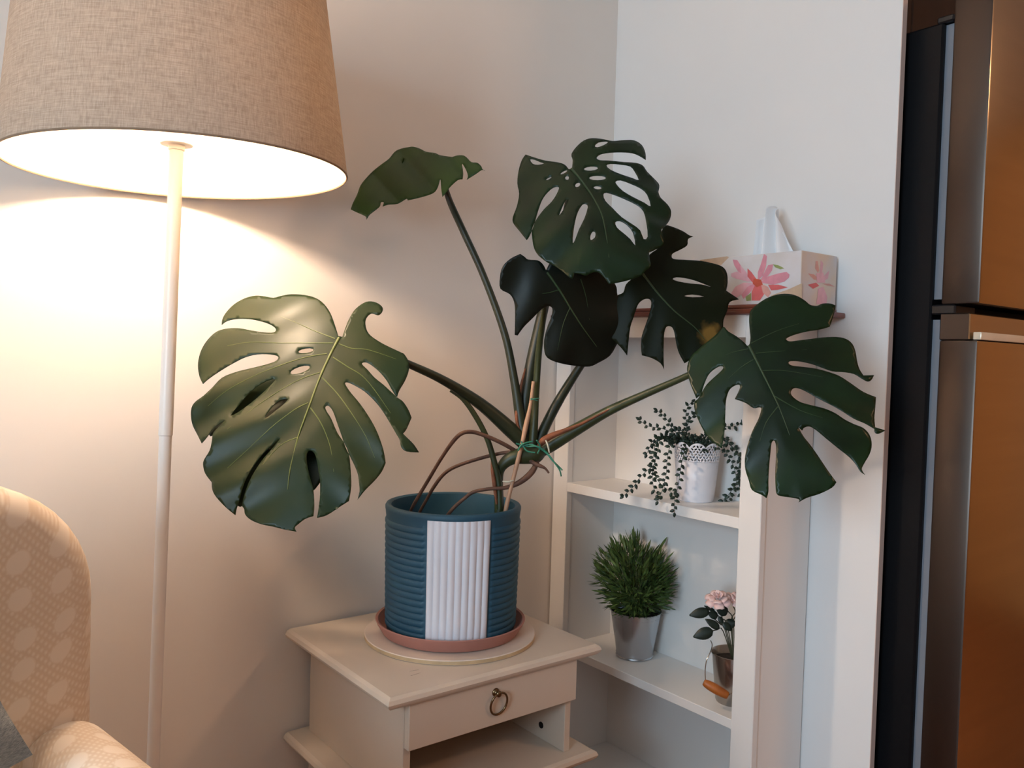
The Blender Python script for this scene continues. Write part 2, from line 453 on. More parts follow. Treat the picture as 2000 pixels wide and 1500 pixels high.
# =================================================================== BOOKCASE
Z = CAM_Z
BX, Y0, Y1 = -.193, .004, -.665
bc = thing('bookcase', (-.1, -.33, 0), 'narrow white open bookcase with dark red wooden top in the corner', 'bookcase')
wt = Z+.103
obj('side_panel', box(BX+.02, -.004, Y0-.055, Y0, 0, wt, bev=.001), 'white_wood', bc)
obj('side_panel', box(BX+.02, -.004, Y1+.003, Y1+.055, 0, wt, bev=.001), 'white_wood', bc)
obj('stile', box(BX, BX+.0195, Y0-.057, Y0, 0, wt, bev=.0015), 'white_wood', bc)
obj('stile', box(BX, BX+.0195, Y1, Y1+.056, 0, wt, bev=.0015), 'white_wood', bc)
obj('top_rail', box(BX+.0005, BX+.0195, Y1+.056, Y0-.057, Z+.055, wt), 'white_wood', bc)
obj('back_panel', box(-.010, -.003, Y1+.055, Y0-.055, .02, wt), 'white_wood', bc)
for zt, th in ((Z-.335, .0245), (Z-.778, .0215), (.06, .02)):
    obj('shelf', box(BX+.001, -.010, Y1+.0555, Y0-.0555, zt-th, zt, bev=.001), 'white_wood', bc)
obj('plinth', box(BX+.002, BX+.0195, Y1+.056, Y0-.057, 0, .04), 'white_wood', bc)
tb = bmesh.new()
add_box(tb, BX-.026, -.003, -.727, Y0+.002, wt, wt+.0115, bev=.003, seg=2)
add_box(tb, BX-.013, -.003, -.706, Y0+.002, wt+.0110, wt+.0215, bev=.004, seg=3)
obj('top_board', tb, 'red_wood', bc, label='dark red brown moulded top')

# =================================================================== TISSUE BOX
tx0, tx1, ty0, ty1, tz0, tz1 = -.150, -.016, -.452, -.7095, wt+.0217, Z+.237
tis = thing('tissue_box', (-.083, -.58, tz0), 'white tissue box printed with pink flowers on the bookcase top', 'tissue box')
M['box_card'] = mat('printed_card', (226, 222, 226), .45, rgb2=(216, 206, 200), nscale=9)
M['box_card2'] = mat('printed_card_end', (222, 200, 178), .45, rgb2=(214, 206, 206), nscale=14)
bm = box(tx0, tx1, ty1, ty0, tz0, tz1, bev=.0012); bm.normal_update()
for f in bm.faces: f.material_index = 1 if f.normal.y < -.7 else 0
obj('carton', bm, ['box_card', 'box_card2'], tis)
def crop(s, ox, oy, sc): return [(ox+x/sc, oy+y/sc) for x, y, c in parse(s)]
def print_poly(bm, pts, fn, mi):
    vs = [bm.verts.new(fn(*p)) for p in pts]
    f = bm.faces.new(vs); f.material_index = mi
def print_colour(n, c): M[n] = mat(n, c, .45, noise=.12, nscale=60); return n
PK = [print_colour('print_pink', (228, 150, 164)), print_colour('print_light_pink', (234, 180, 192)), print_colour('print_coral', (222, 104, 104)),
      print_colour('print_orange', (206, 84, 60)), print_colour('print_green', (150, 160, 96)), print_colour('print_tan', (206, 176, 148)), print_colour('print_peach', (224, 164, 152))]
front = [('930,985 1100,925 1232,865 1228,1010 940,1030', 5), ('230,640 500,603 520,612 440,690 330,720', 5), ('945,680 1000,690 1060,720 1020,730 970,710', 4),
 ('555,635 600,640 640,700 670,790 690,840 650,800 600,740 570,690', 0), ('860,580 890,600 880,700 850,790 800,840 800,760 830,680', 0),
 ('540,770 600,750 680,790 740,850 660,840 580,820 540,800', 1), ('1110,780 1080,755 1000,770 900,800 820,860 950,880 1060,850 1105,810', 0),
 ('630,690 690,760 740,850 690,850 640,780', 1), ('700,720 740,760 790,830 800,870 750,860 700,800', 2), ('900,690 950,680 940,740 880,820 820,850 850,790', 0),
 ('530,980 580,900 660,860 760,860 700,930 620,990 560,1030', 1), ('640,980 700,900 760,870 790,880 720,960 660,1020', 0), ('780,870 740,950 740,1035 820,1035 870,960 830,880', 2),
 ('830,870 900,900 930,960 900,1005 850,960', 6), ('900,880 1000,880 1095,905 1000,930 930,935', 2), ('760,820 830,830 850,880 790,905 750,870', 3), ('680,1000 735,960 735,1035 690,1040', 4)]
bm = bmesh.new()
for i, (s, mi) in enumerate(front):
    print_poly(bm, [p for p in crop(s, 1320, 380, 5)], lambda px, py, i=i: on_x(px, py, tx0-.0003-.00004*i), mi)
obj('printed_flower', bm, PK, tis, smooth=False)
end = ['1365,650 1385,650 1400,740 1388,765 1360,720', '1415,640 1440,670 1430,760 1405,780', '1290,770 1350,780 1400,830 1350,832', '1500,740 1485,820 1430,850 1440,800',
       '1555,900 1500,870 1430,870 1480,890', '1290,880 1370,860 1400,890 1340,920', '1390,920 1440,900 1480,1000 1470,1070 1370,1070 1385,990', '1370,770 1440,760 1460,860 1380,860']
bm = bmesh.new()
for i, s in enumerate(end):
    print_poly(bm, crop(s, 1320, 380, 5), lambda px, py, i=i: on_y(px, py, ty1-.0003-.00004*i), (6, 1, 6, 1, 6, 2, 1, 1)[i])
obj('printed_flower', bm, PK, tis, smooth=False)
# the tissue: two folded sheets pulled up out of the slot
bm = bmesh.new(); NU, NV = 26, 16; G = []
cy = (ty0+ty1)/2-.012
for j in range(NV+1):
    v = j/NV; row = []
    for i in range(NU+1):
        u = i/NU*2-1
        wdt = .052*(1-.45*v)+.012*v*sin(3*u)
        h = .122*v*(1-.30*abs(u+.1)**1.3)*(1 if u < .35 else 1-.35*(u-.35))
        x = -.083+.020*sin(7.5*u+1.1)*(1-.4*v)+.012*v*cos(3*u)
        row.append(bm.verts.new((x, cy-u*wdt+.010*v, tz1-.004+h)))
    G.append(row)
for j in range(NV):
    for i in range(NU): bm.faces.new((G[j][i], G[j][i+1], G[j+1][i+1], G[j+1][i]))
ts = obj('tissue', bm, 'tissue', tis, angle=80)
sd = ts.modifiers.new('thick', 'SOLIDIFY'); sd.thickness = .0006

# =================================================================== NIGHTSTAND
ns = thing('nightstand', (-.7, -.23, 0), 'cream painted wooden nightstand with one drawer under the big plant', 'nightstand')
nzt = Z-.609
def slab(x0, x1, y0, y1, z1, th, bev):
    """moulded board: sloping bevel under a flat top"""
    bm = bmesh.new(); L = []
    for ins, z in ((.010, z1), (.003, z1-.004), (0, z1-.011), (.002, z1-.016), (.008, z1-th)):
        L.append([bm.verts.new((x, y, z)) for x, y in ((x0+ins, y0+ins), (x1-ins, y0+ins), (x1-ins, y1), (x0+ins, y1))])
    bm.faces.new(L[0]); bm.faces.new(L[-1][::-1])
    for a, b in zip(L, L[1:]):
        for i in range(4): bm.faces.new((a[i], b[i], b[(i+1) % 4], a[(i+1) % 4]))
    return bm
obj('top', slab(-.959, -.441, -.456, -.004, nzt, .022, .01), 'cream_wood', ns, angle=25)
nx0, nx1, ny0, ny1 = -.906, -.494, -.421, -.02
zs = Z-.838
obj('side_panel', box(nx0, nx0+.016, ny0, ny1, zs, nzt-.022, bev=.001), 'cream_wood', ns)
obj('side_panel', box(nx1-.016, nx1, ny0, ny1, zs, nzt-.022, bev=.001), 'cream_wood', ns)
obj('back_panel', box(nx0+.016, nx1-.016, ny1-.008, ny1, zs, nzt-.022), 'cream_wood', ns)
dr = obj('drawer', box(nx0+.001, nx1, ny0-.0165, ny0-.0005, Z-.7225, nzt-.0225, bev=.0015), 'cream_wood', ns)
obj('drawer_box', box(nx0+.018, nx1-.018, ny0, ny1-.01, Z-.715, Z-.645), 'cream_wood', dr)
obj('lower_shelf', slab(-.959, -.441, -.456, -.004, zs, .022, .01), 'cream_wood', ns, angle=25)
for a in (nx0, nx1-.016): obj('leg_panel', box(a, a+.016, ny0, ny1, 0, zs-.022, bev=.001), 'cream_wood', ns)
obj('back_panel', box(nx0+.016, nx1-.016, ny1-.008, ny1, .05, zs-.022), 'cream_wood', ns)
obj('bottom_shelf', box(nx0+.016, nx1-.016, ny0+.01, ny1-.008, .06, .076), 'cream_wood', ns)
# ring pull
kp = on_y(968, 1352, ny0-.0165)
bm = bmesh.new()
tube([kp+Vector((0, .002, 0)), kp+Vector((0, -.002, 0)), kp+Vector((0, -.006, 0)), kp+Vector((0, -.012, 0)), kp+Vector((0, -.015, 0))], [.0085, .008, .004, .0062, .003], bm, 14, 3)
kn = obj('ring_pull', bm, 'brass', dr, label='aged brass ring pull')
rc = on_y(974, 1374, ny0-.0165-.007); bm = bmesh.new()
rr = .0215; N = 36
tube([rc+Vector((rr*.93*cos(2*pi*i/N+pi/2), -.004*sin(2*pi*i/N+pi/2)-.001, rr*1.05*sin(2*pi*i/N+pi/2))) for i in range(N+1)], [.0022]*(N+1), bm, 8, 1)
merge_me = bpy.data.meshes.new('ring'); bm.to_mesh(merge_me); bm.free()
bm = bmesh.new(); bm.from_mesh(kn.data); b2 = bmesh.new(); b2.from_mesh(merge_me)
for v in b2.verts: v.co -= wloc(ns)
merge(bm, b2); bm.to_mesh(kn.data); bm.free(); kn.data.shade_smooth()
hp = on_x(1057, 1416, nx1-.016)
obj('hole_plug', tube([hp+Vector((.002, 0, 0)), hp+Vector((-.0012, 0, 0))], [.0075, .0072], None, 18, 1), 'black', ns, label='round black hole plug')
bm = bmesh.new()
for a, b in (((800, 1311), (818, 1308)), ((802, 1320), (821, 1314))):
    p, q = on_z(*a, nzt+.0002), on_z(*b, nzt+.0002); s = (q-p).cross(Vector((0, 0, 1))).normalized()*.0006
    bm.faces.new([bm.verts.new(v) for v in (p-s, q-s, q+s, p+s)])
obj('scratch_mark', bm, 'scratch', ns, smooth=False)

# =================================================================== BOARD, SAUCER
PC = Vector((-.677, -.227, nzt))
o = obj('round_board', lathe([(.001, .0005), (.183, .0005), (.1845, .002), (.1845, .009), (.183, .0105), (.001, .0105)], PC, 96), ['board', 'board_edge'])
for f in o.data.polygons: f.material_index = 1 if abs(f.normal.z) < .5 else 0
tag(o, 'round pale board with a wood edge lying under the pink saucer', 'board')
sz = nzt+.0107
o = obj('plant_saucer', lathe([(.001, 0), (.140, 0), (.147, .003), (.1585, .022), (.162, .0295), (.1605, .031), (.156, .0295), (.146, .010), (.14, .006), (.001, .006)], (PC.x, PC.y, sz), 96), 'terracotta')
tag(o, 'round pink terracotta saucer under the teal pot', 'saucer')

# =================================================================== MONSTERA
pz = sz+.0063
mon = thing('potted_monstera', (PC.x, PC.y, pz), 'large monstera with split leaves in a teal and white ribbed pot', 'potted plant')
PH = Z-.320-pz
ang_c = math.atan2(CAM.y-PC.y, CAM.x-PC.x)
def pa(px, z):                                 # angle on the pot for a picture column, at height z
    best = None
    for k in range(-900, 901):
        a = ang_c+k*.0016
        P = Vector((PC.x+.145*cos(a), PC.y+.145*sin(a), z)); d = P-CAM; t = d.dot(FW)
        x = 1000+F*d.dot(RT)/t
        if best is None or abs(x-px) < best[0]: best = (abs(x-px), a)
    return best[1]
a0, a1 = pa(832, pz+PH*.5), pa(955, pz+PH*.5)
if a0 > a1: a0, a1 = a1, a0
hw = (a1-a0)/2; am = (a0+a1)/2
ribs = [k for k in range(20)]
def potr(r, z, a, base=0):
    k = (a-am+pi) % (2*pi)-pi
    side = min(abs(k-j*2*pi/3) for j in (-1.5, 0, 1.5))   # smooth panels front and back
    if .012 < z < PH-.024 and side > hw+.035:
        ph = (z-.012)/(PH-.042)*17
        return r+.0030*abs(sin(pi*ph))**.6*min(1, (side-hw-.035)/.03)
    return r
prof = [(.001, 0), (.134, 0), (.1375, .004)]
nz = 17*7
for i in range(nz+1):
    z = .012+(PH-.042)*i/nz; prof.append((.1385+.0055*z/PH, z))
prof += [(.1445, PH-.022), (.1452, PH-.014), (.1462, PH-.010), (.1462, PH-.005), (.1440, PH-.001), (.139, PH), (.1335, PH-.003), (.131, PH-.02), (.128, PH-.055), (.001, PH-.055)]
pot = obj('pot', lathe(prof, (PC.x, PC.y, pz), 288, fn=potr), 'teal', mon, angle=50, label='teal ribbed round pot')
for j in (0, 1.5):
    bm = bmesh.new(); cols = []; NF = 9; na = NF*8
    for i in range(na+1):
        a = am+j*2*pi/3-hw+2*hw*i/na
        fl = 0.0020+.0040*abs(sin(pi*(i/na*NF)))**.7
        col = []
        for q in range(7):
            z = .005+(PH-.018)*q/6
            e = 0 if (q in (0, 6) or i in (0, na)) else fl
            rr = .1385+.0055*z/PH+(e if e else .0022)
            col.append(bm.verts.new((PC.x+rr*cos(a), PC.y+rr*sin(a), pz+z)))
        col = [bm.verts.new((PC.x+.136*cos(a), PC.y+.136*sin(a), col[0].co.z))]+col+[bm.verts.new((PC.x+.141*cos(a), PC.y+.141*sin(a), col[-1].co.z))]
        cols.append(col)
    for c1, c2 in zip(cols, cols[1:]):
        for q in range(len(c1)-1): bm.faces.new((c1[q], c2[q], c2[q+1], c1[q+1]))
    for c in (cols[0], cols[-1]):
        bm.faces.new(c)
    obj('fluted_panel', bm, 'white_glaze', pot, angle=60, label='white fluted panel')
bm = lathe([(.001, PH-.060), (.05, PH-.058), (.1, PH-.062), (.129, PH-.064)], (PC.x, PC.y, pz), 48)
for v in bm.verts: v.co.z += random.uniform(-.003, .003)
obj('soil', bm, 'soil', mon)

A_ = (340, 540, 1500/520); B_ = (940, 240, 1500/520); C_ = (1300, 540, 1500/460); D_ = (660, 260, 1500/340)
def full(L, cr): return [(cr[0]+p[0]/cr[2], cr[1]+p[1]/cr[2]) for p in L]
class Surf:
    """a bent sheet through S with normal n; u along the midrib, v across"""
    def __init__(s, S, n, tip, h):
        s.S = S; s.n = n.normalized(); s.h = h
        T = on_pl(tip[0], tip[1], S, s.n)
        s.U = (T-S).normalized(); s.V = s.n.cross(s.U); s.L = (T-S).length
    def at(s, px, py, off=0.):
        P = on_pl(px, py, s.S, s.n)
        for _ in range(12):
            d = P-s.S
            hh = s.h(d.dot(s.U)/s.L, d.dot(s.V)/s.L)*s.L+off
            P = on_pl(px, py, s.S+s.n*hh, s.n)
        return P
def build_leaf(outline, holes, cr, surf, m, step=6.5, vein=None, laterals=(), vm='vein_d', extra=(), vr=1.):
    loops = [full(smooth_loop(parse(outline)), cr)]
    for h in holes:
        loops.append(full(smooth_loop(parse(h), 2) if isinstance(h, str) else h, cr))
    V, Fc = mesh2d(loops, step)
    bm = bmesh.new()
    vs = [bm.verts.new(surf.at(v.x, v.y)) for v in V]
    for f in Fc: bm.faces.new([vs[i] for i in f])
    for ol, off, sf in extra:
        V2, F2 = mesh2d([full(smooth_loop(parse(ol), 2), cr)], step*1.4)
        v2 = [bm.verts.new((sf or surf).at(v.x, v.y, off)) for v in V2]
        for f in F2: bm.faces.new([v2[i] for i in f])
    bmesh.ops.delete(bm, geom=[v for v in bm.verts if not v.link_faces], context='VERTS')
    bm.normal_update()
    for f in bm.faces:
        if f.normal.dot(CAM-f.calc_center_median()) < 0: f.normal_flip()
    lf = obj('leaf', bm, m, mon, angle=180)
    sd = lf.modifiers.new('thick', 'SOLIDIFY'); sd.thickness = .0009; sd.offset = -1
    if vein:
        p = full([(x, y) for x, y, c in parse(vein)], cr); n = len(p)
        obj('midrib', tube([surf.at(*q, .0004) for q in p], [.0027*vr*(1-.8*i/(n-1)) for i in range(n)], None, 8, 5), vm, lf)
    if laterals:
        bm = bmesh.new()
        for l in laterals:
            p = full([(x, y) for x, y, c in parse(l)], cr); n = len(p)
            tube([surf.at(*q, .0001) for q in p], [.0011*vr*(1-.75*i/(n-1)) for i in range(n)], bm, 6, 4)
        obj('lateral_veins', bm, vm, lf)
    return lf
def pleat(k, amp):
    return lambda u, v: amp*min(1, abs(v)*4)*min(1, max(.3, u*2.2))*cos(k*(u-.62*abs(v)))

L1M = leaf_mat('leaf_green_olive', (40, 50, 26), (24, 42, 23), .36, spec=.24)
LDM = leaf_mat('leaf_dark_green', (20, 44, 19), (12, 29, 12), .34, spec=.27)
LXM = leaf_mat('leaf_shaded_green', (13, 22, 15), (9, 15, 11), .36, spec=.28)  # darker copy of the leaf green, shade on the lower leaf put into its colour
L6M = leaf_mat('leaf_mid_green', (52, 78, 32), (38, 60, 24), .42)

# leaf in front, lower left ---------------------------------------------------
S = at(663, 660, 1.53)
n1 = (-FW*.85+UP*.42+RT*.05)
pl = pleat(20, .014)
s1 = Surf(S, n1, (578, 1036), lambda u, v: -.16*v*v-.10*max(u-.45, 0)**2*1.8+.05*u+pl(u, v)-.02*abs(v))
leaf1 = build_leaf('925,335* 905,270 880,205 845,155 800,122 740,105 660,100 600,110 560,120 510,112 460,108 400,122 340,155 295,200 272,240 268,272* 300,250 360,238 430,240 500,255 550,275 574,298 560,315 510,315 440,305 370,292 300,293 240,310 190,355 155,410 137,470 135,520 145,570 162,605* 200,572 270,525 330,490 400,455 470,438 540,438 585,450 575,475 520,495 440,515 350,537 270,570 215,625 165,672 120,705 98,740 95,790 105,840 130,890 155,940* 185,905 212,866 250,832 290,806* 256,842 220,882 212,930 200,980 170,1030 163,1060 175,1110 212,1160* 215,1200 235,1240 290,1300 345,1345* 352,1310 362,1280 400,1150 470,1035 540,960 602,908* 550,972 486,1048 420,1162 384,1280 395,1310 400,1340 430,1370 490,1395 560,1410 620,1425 690,1438* 680,1415 700,1395 740,1365 785,1350* 790,1290 785,1200 765,1130 748,1050 748,1000 765,980 790,995 805,1040 815,1100 822,1150 822,1230 815,1300 805,1360* 860,1345 930,1300 985,1265* 998,1180 995,1090 985,1000 960,940 920,880 885,800 860,760 852,735 870,728 895,760 920,830 945,900 965,960 990,1010 1015,1060 1035,1110 1042,1160 1045,1210 1033,1258* 1080,1200 1130,1150 1170,1100 1192,1050* 1180,980 1150,890 1110,810 1050,720 1000,660 975,625 963,600 980,597 1020,615 1070,645 1120,690 1170,750 1220,830 1255,890 1272,920 1280,960 1310,985 1380,990* 1350,945 1310,905 1290,885* 1310,860 1338,795* 1320,750 1290,705 1262,685* 1225,652 1180,610 1130,570 1090,525 1058,492 1080,483 1120,505 1165,545 1200,590 1225,635 1255,683* 1270,640 1300,590 1320,540 1325,500 1315,465 1295,435* 1230,405 1170,375 1110,335 1085,300 1078,255 1090,225 1115,208 1150,218 1172,200 1175,175 1150,152 1110,140 1070,148 1020,185 985,240 965,290 948,340*',
 [ell(743, 418, 44, 13, -.14), ell(710, 526, 58, 18, -.32), '572,578 520,590 460,625 410,670 360,730 316,784 360,765 430,715 500,655 550,605', '642,690 600,695 555,730 508,802 560,765 610,725'], A_, s1, L1M,
 vein='930,345 890,420 825,560 765,720 700,900 655,1080 640,1200',
 laterals=['905,350 800,310 700,265 600,225', '895,375 750,375 600,375 430,370 300,390', '860,435 740,455 600,500 450,560 300,640 190,730', '820,542 720,575 600,640 450,740 300,860', '755,712 680,750 560,840 420,970 300,1080', '700,905 600,950 500,1060', '930,380 1000,405 1080,410 1180,440 1250,465', '895,455 980,510 1060,560 1130,640 1220,770', '835,570 920,660 1000,770 1080,900 1130,1020', '768,740 830,830 880,960 900,1100'],
 vm='vein', extra=[('610,555 430,600 280,800 330,840 520,840 690,700', -.03, None), ('625,885 420,1070 335,1250 352,1290 400,1285 470,1150 620,950', -.02, None), ('330,780 200,850 205,900 300,840', -.02, None), ('735,950 715,1100 765,1200 797,1195 850,1100 830,970', -.03, None)])
# leaf at the top ---------------------------------------------------------------
S = at(1116, 330, 1.66)
pl2 = pleat(18, .015)
s2 = Surf(S, -FW*.86+UP*.42-RT*.10, (1190, 553), lambda u, v: -.26*v*v-.05*abs(v)-.16*max(u-.3, 0)**2+pl2(u, v))
leaf2 = build_leaf('510,260* 515,210 508,175 540,130 580,98 625,86 690,92 740,102 800,97 860,98 905,125 925,170 927,208* 890,185 850,170 790,165 720,168 670,178 650,198 670,210 720,212 800,220 870,225 910,240 935,275 980,320 1003,350 998,388* 1010,420 1050,460 1070,500 1060,550 1030,588 1015,604 1030,660 1020,690 985,712 945,730* 950,770 955,805 925,835 905,858* 850,880 780,898 720,908* 700,880 665,845 640,840 610,850 590,860 560,852 525,845* 515,875 495,870 450,830 400,800 370,785 320,745 297,705 287,650 285,600 310,545 350,490 395,445 425,400 437,362 405,365 370,395 342,435 322,490 310,530 295,580 270,640 255,660* 215,610 180,565 178,530 200,470 213,400 203,340 210,270 228,210 250,178* 300,195 360,212 430,222 470,235 492,260*',
 ['705,240 730,230 790,235 840,245 865,275 888,322 850,310 790,290 730,265', '757,330 785,323 840,342 900,370 935,405 955,470 920,450 860,420 800,385 765,350',
  '688,405 705,393 760,410 820,435 880,465 915,500 930,560 938,640 915,655 895,605 850,570 790,530 740,480 700,440', '755,560 780,553 820,575 855,620 868,690 840,655 800,620 765,590',
  '275,205 300,207 330,220 355,228 320,236 290,230', '600,475 590,458 570,460 545,500 530,550 520,610 515,675 528,660 550,600 580,540', '487,430 470,445 445,500 440,520 465,485 485,450',
  '628,612 615,635 617,660 640,645 643,618', '640,130 660,110 700,104 715,108 690,125 655,137', ell(618, 257, 40, 12, -.08), ell(655, 310, 48, 13), ell(543, 349, 16, 11, -.6), ell(655, 365, 22, 9, .1), ell(484, 310, 12, 11), ell(465, 278, 22, 6, -.5), ell(380, 313, 18, 5, -.5)],
 B_, s2, LDM, vein='507,258 560,320 630,420 680,520 705,640 720,760')
# shaded leaf under it --------------------------------------------------------------
S = at(1068, 530, 1.64)
s3 = Surf(S, -FW*.90-UP*.12+RT*.12, (1165, 700), lambda u, v: -.15*v*v-.06*abs(v)-.06*u*u+.014*min(1, abs(v)*4)*cos(11*(u-.7*abs(v))))
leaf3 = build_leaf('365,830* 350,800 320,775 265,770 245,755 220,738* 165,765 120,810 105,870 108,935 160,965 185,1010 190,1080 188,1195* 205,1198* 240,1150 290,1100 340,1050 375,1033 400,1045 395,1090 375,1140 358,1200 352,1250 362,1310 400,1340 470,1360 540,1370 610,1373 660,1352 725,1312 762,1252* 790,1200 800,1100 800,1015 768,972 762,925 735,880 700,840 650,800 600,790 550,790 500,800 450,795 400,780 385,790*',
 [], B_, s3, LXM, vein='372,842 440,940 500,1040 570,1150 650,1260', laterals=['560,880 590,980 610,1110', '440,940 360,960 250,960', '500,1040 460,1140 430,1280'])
# leaf beside it, over the bookcase top ----------------------------------------------
S = at(1255, 533, 1.685)
s4 = Surf(S, -FW*.95+UP*.10, (1385, 665), lambda u, v: -.14*v*v-.05*u*u-.03*abs(v)+.010*min(1, abs(v)*4)*cos(13*(u-.7*abs(v))))
spot_w = s4.at(B_[0]+1288/B_[2], B_[1]+1190/B_[2])
L4M = leaf_mat('leaf_dark_green_scarred', (24, 30, 16), (17, 23, 12), .45, spec=.12, spot=tuple(spot_w-wloc(mon)))
leaf4 = build_leaf('905,840* 930,790 950,740 1000,700 1015,620 1035,577 1090,590 1140,612 1170,632 1195,640* 1165,655 1160,690 1120,715 1080,735 1073,755 1090,768 1160,772 1240,778 1320,795 1365,815 1385,850 1388,900 1380,945* 1440,985 1450,995* 1400,1010 1385,1060 1365,1110 1360,1160 1330,1200 1290,1235 1255,1270 1200,1320 1145,1355* 1120,1310 1105,1270 1095,1220 1085,1170 1070,1148 1045,1148 1032,1180 1028,1240 1027,1320 1030,1390* 1010,1355 960,1325 905,1310* 900,1260 905,1200 925,1140 945,1080 958,1020 950,995 925,992 900,1005 880,1030 860,1090 840,1150 830,1230 822,1312* 790,1270 750,1230 700,1190 660,1150 680,1090 720,1020 760,975 800,955 815,910 860,870',
 ['1078,880 1100,870 1150,875 1210,890 1300,925 1240,910 1180,905 1110,893', '1143,975 1190,967 1258,978 1190,982'], B_, s4, L4M, vein='910,850 970,930 1030,1000 1100,1070 1200,1150 1260,1220')
# leaf on the right -------------------------------------------------------------------
S = at(1463, 676, 1.52)
pl5 = pleat(15, .016)
s5 = Surf(S, -FW*.88+UP*.36-RT*.22, (1565, 960), lambda u, v: -.20*v*v-.14*max(u-.5, 0)**2-.05*abs(v)+pl5(u, v))
leaf5 = build_leaf('535,430* 540,390 535,330 532,270 540,220 580,180 640,140 710,115 780,110 840,125 890,155 920,180 960,188 1000,172 1050,172 1083,185* 1075,230 1060,280 1045,320* 980,338 900,350 830,368 785,385 768,400 790,413 840,408 920,398 1000,388 1090,385 1150,398 1190,430 1210,480 1220,540 1235,590 1260,630* 1328,628* 1310,660 1285,668 1250,650 1200,620 1130,608 1062,603 990,578 940,560 880,545 830,538 790,540 785,555 810,568 870,575 960,587 1050,612 1110,635 1180,680 1260,735 1340,768* 1335,840 1330,900 1335,960* 1400,980* 1360,1000 1335,995 1330,970* 1270,935 1200,905 1130,860 1060,820 980,780 900,735 850,713 815,712 797,740 815,770 860,800 930,820 1010,840 1080,870 1140,910 1200,940 1260,965 1300,1010 1313,1070 1300,1130 1260,1200 1250,1230 1270,1262* 1240,1240 1215,1200 1170,1150 1100,1095 1020,1030 960,980 915,955 880,965 870,980 845,958* 880,1020 920,1070 970,1140 1030,1230 1088,1310* 1060,1345 980,1385 900,1410 845,1440* 850,1420 800,1408 740,1400 708,1385 700,1330 698,1250 703,1150 703,1080 692,1045 675,1060 668,1120 660,1200 655,1290 655,1370 643,1412* 610,1390 550,1360 530,1300 508,1230 505,1160 520,1080 550,990 590,910 608,850 600,832 560,838 510,805 440,780* 470,720 470,690 440,695 405,725 385,790 380,880 375,980 358,1095* 310,1060 260,1010 215,930 185,850 183,800 205,780 228,742 260,690 300,650 350,605 368,580 350,570 310,590 270,630 240,700 225,748 195,775* 160,690 140,620 138,570 160,510 200,470 260,420 310,380 350,340 370,320 400,350 450,380 500,420 522,445*',
 [], C_, s5, LDM, vein='530,442 570,520 620,620 680,740 730,850 790,1010', laterals=['545,425 700,350 850,300', '575,490 700,478 900,465', '530,460 440,480 380,500', '560,530 480,580 400,650', '600,600 760,600 1000,640', '690,760 850,850 1000,900', '715,830 640,930 600,1050'])
# leaf seen from the side, upper left ---------------------------------------------------
S = at(860, 301, 1.76)
s6 = Surf(S, -FW*.80+UP*.58-RT*.12, (690, 408), lambda u, v: -.12*u*u+.040*abs(sin(9.5*u-1.2*v+.4))-.1*v*v)
s6b = Surf(s6.at(806, 287)+FW*.012, FW*.85+UP*.45, (690, 408), lambda u, v: 0)
leaf6 = build_leaf('110,655* 130,600 165,530 195,450 250,380 310,320 380,265 440,220 490,160 540,135 600,122 650,117 710,135 760,160 840,172 880,190 985,205* 1030,192 1080,192 1110,210 1150,250 1200,255 1235,285 1245,310 1268,325* 1240,316 1190,350 1110,400* 1120,370 1105,320 1070,262 1075,310 1080,350 1075,395* 1040,400 1000,430 960,470 940,500 915,530 900,548* 890,480 885,410 878,400 865,450 840,500 800,525 720,550 640,570 600,578* 590,565 540,595 500,610 430,615 385,632* 395,595 370,595 360,630 320,665 270,705 245,745* 240,720 180,690',
 ['562,210 552,262 568,240'], D_, s6, L6M, step=5, extra=[('150,650 260,410 450,260 600,165 760,205 960,245 980,300 880,360 640,450 420,520 260,620', 0, s6b)])

# petioles, stem ----------------------------------------------------------------------
def part(name, spec, m, n=10): return obj(name, ptube(spec, None, n), m, mon, angle=60)
part('petiole', [(866, 350, 1.77, 9), (878, 392, 1.78, 13), (905, 452, 1.80, 14), (945, 540, 1.80, 14), (985, 650, 1.80, 15), (1004, 740, 1.80, 17), (1018, 830, 1.80, 22), (1025, 870, 1.80, 22)], 'petiole_d')
part('petiole', [(664, 664, 1.538, 9), (720, 678, 1.60, 12), (800, 712, 1.66, 15), (870, 745, 1.71, 18), (940, 790, 1.76, 24), (1000, 842, 1.79, 30), (1030, 872, 1.80, 26)], 'petiole_d')
part('petiole', [(880, 762, 1.735, 8), (905, 780, 1.74, 10), (930, 815, 1.75, 11), (952, 858, 1.76, 11), (966, 905, 1.765, 12), (974, 945, 1.77, 13), (976, 995, 1.77, 12)], 'petiole')
part('petiole', [(1117, 333, 1.668, 8), (1108, 400, 1.74, 12), (1085, 500, 1.81, 16), (1062, 600, 1.83, 20), (1042, 690, 1.83, 23), (1028, 770, 1.82, 26), (1022, 840, 1.81, 28), (1026, 880, 1.80, 24)], 'petiole_d')
part('petiole', [(1069, 532, 1.648, 8), (1064, 600, 1.72, 11), (1053, 680, 1.775, 13), (1047, 760, 1.795, 14), (1043, 830, 1.79, 16), (1040, 880, 1.79, 18)], 'petiole')
part('petiole', [(1256, 535, 1.693, 8), (1215, 600, 1.77, 11), (1165, 670, 1.81, 14), (1127, 725, 1.83, 16), (1090, 785, 1.82, 19), (1064, 835, 1.81, 20), (1045, 880, 1.80, 20)], 'petiole_d')
part('petiole', [(1463, 678, 1.528, 8), (1400, 706, 1.60, 12), (1340, 735, 1.66, 13), (1260, 770, 1.72, 15), (1190, 802, 1.765, 19), (1130, 836, 1.785, 24), (1075, 868, 1.795, 30), (1045, 888, 1.80, 22)], 'petiole')
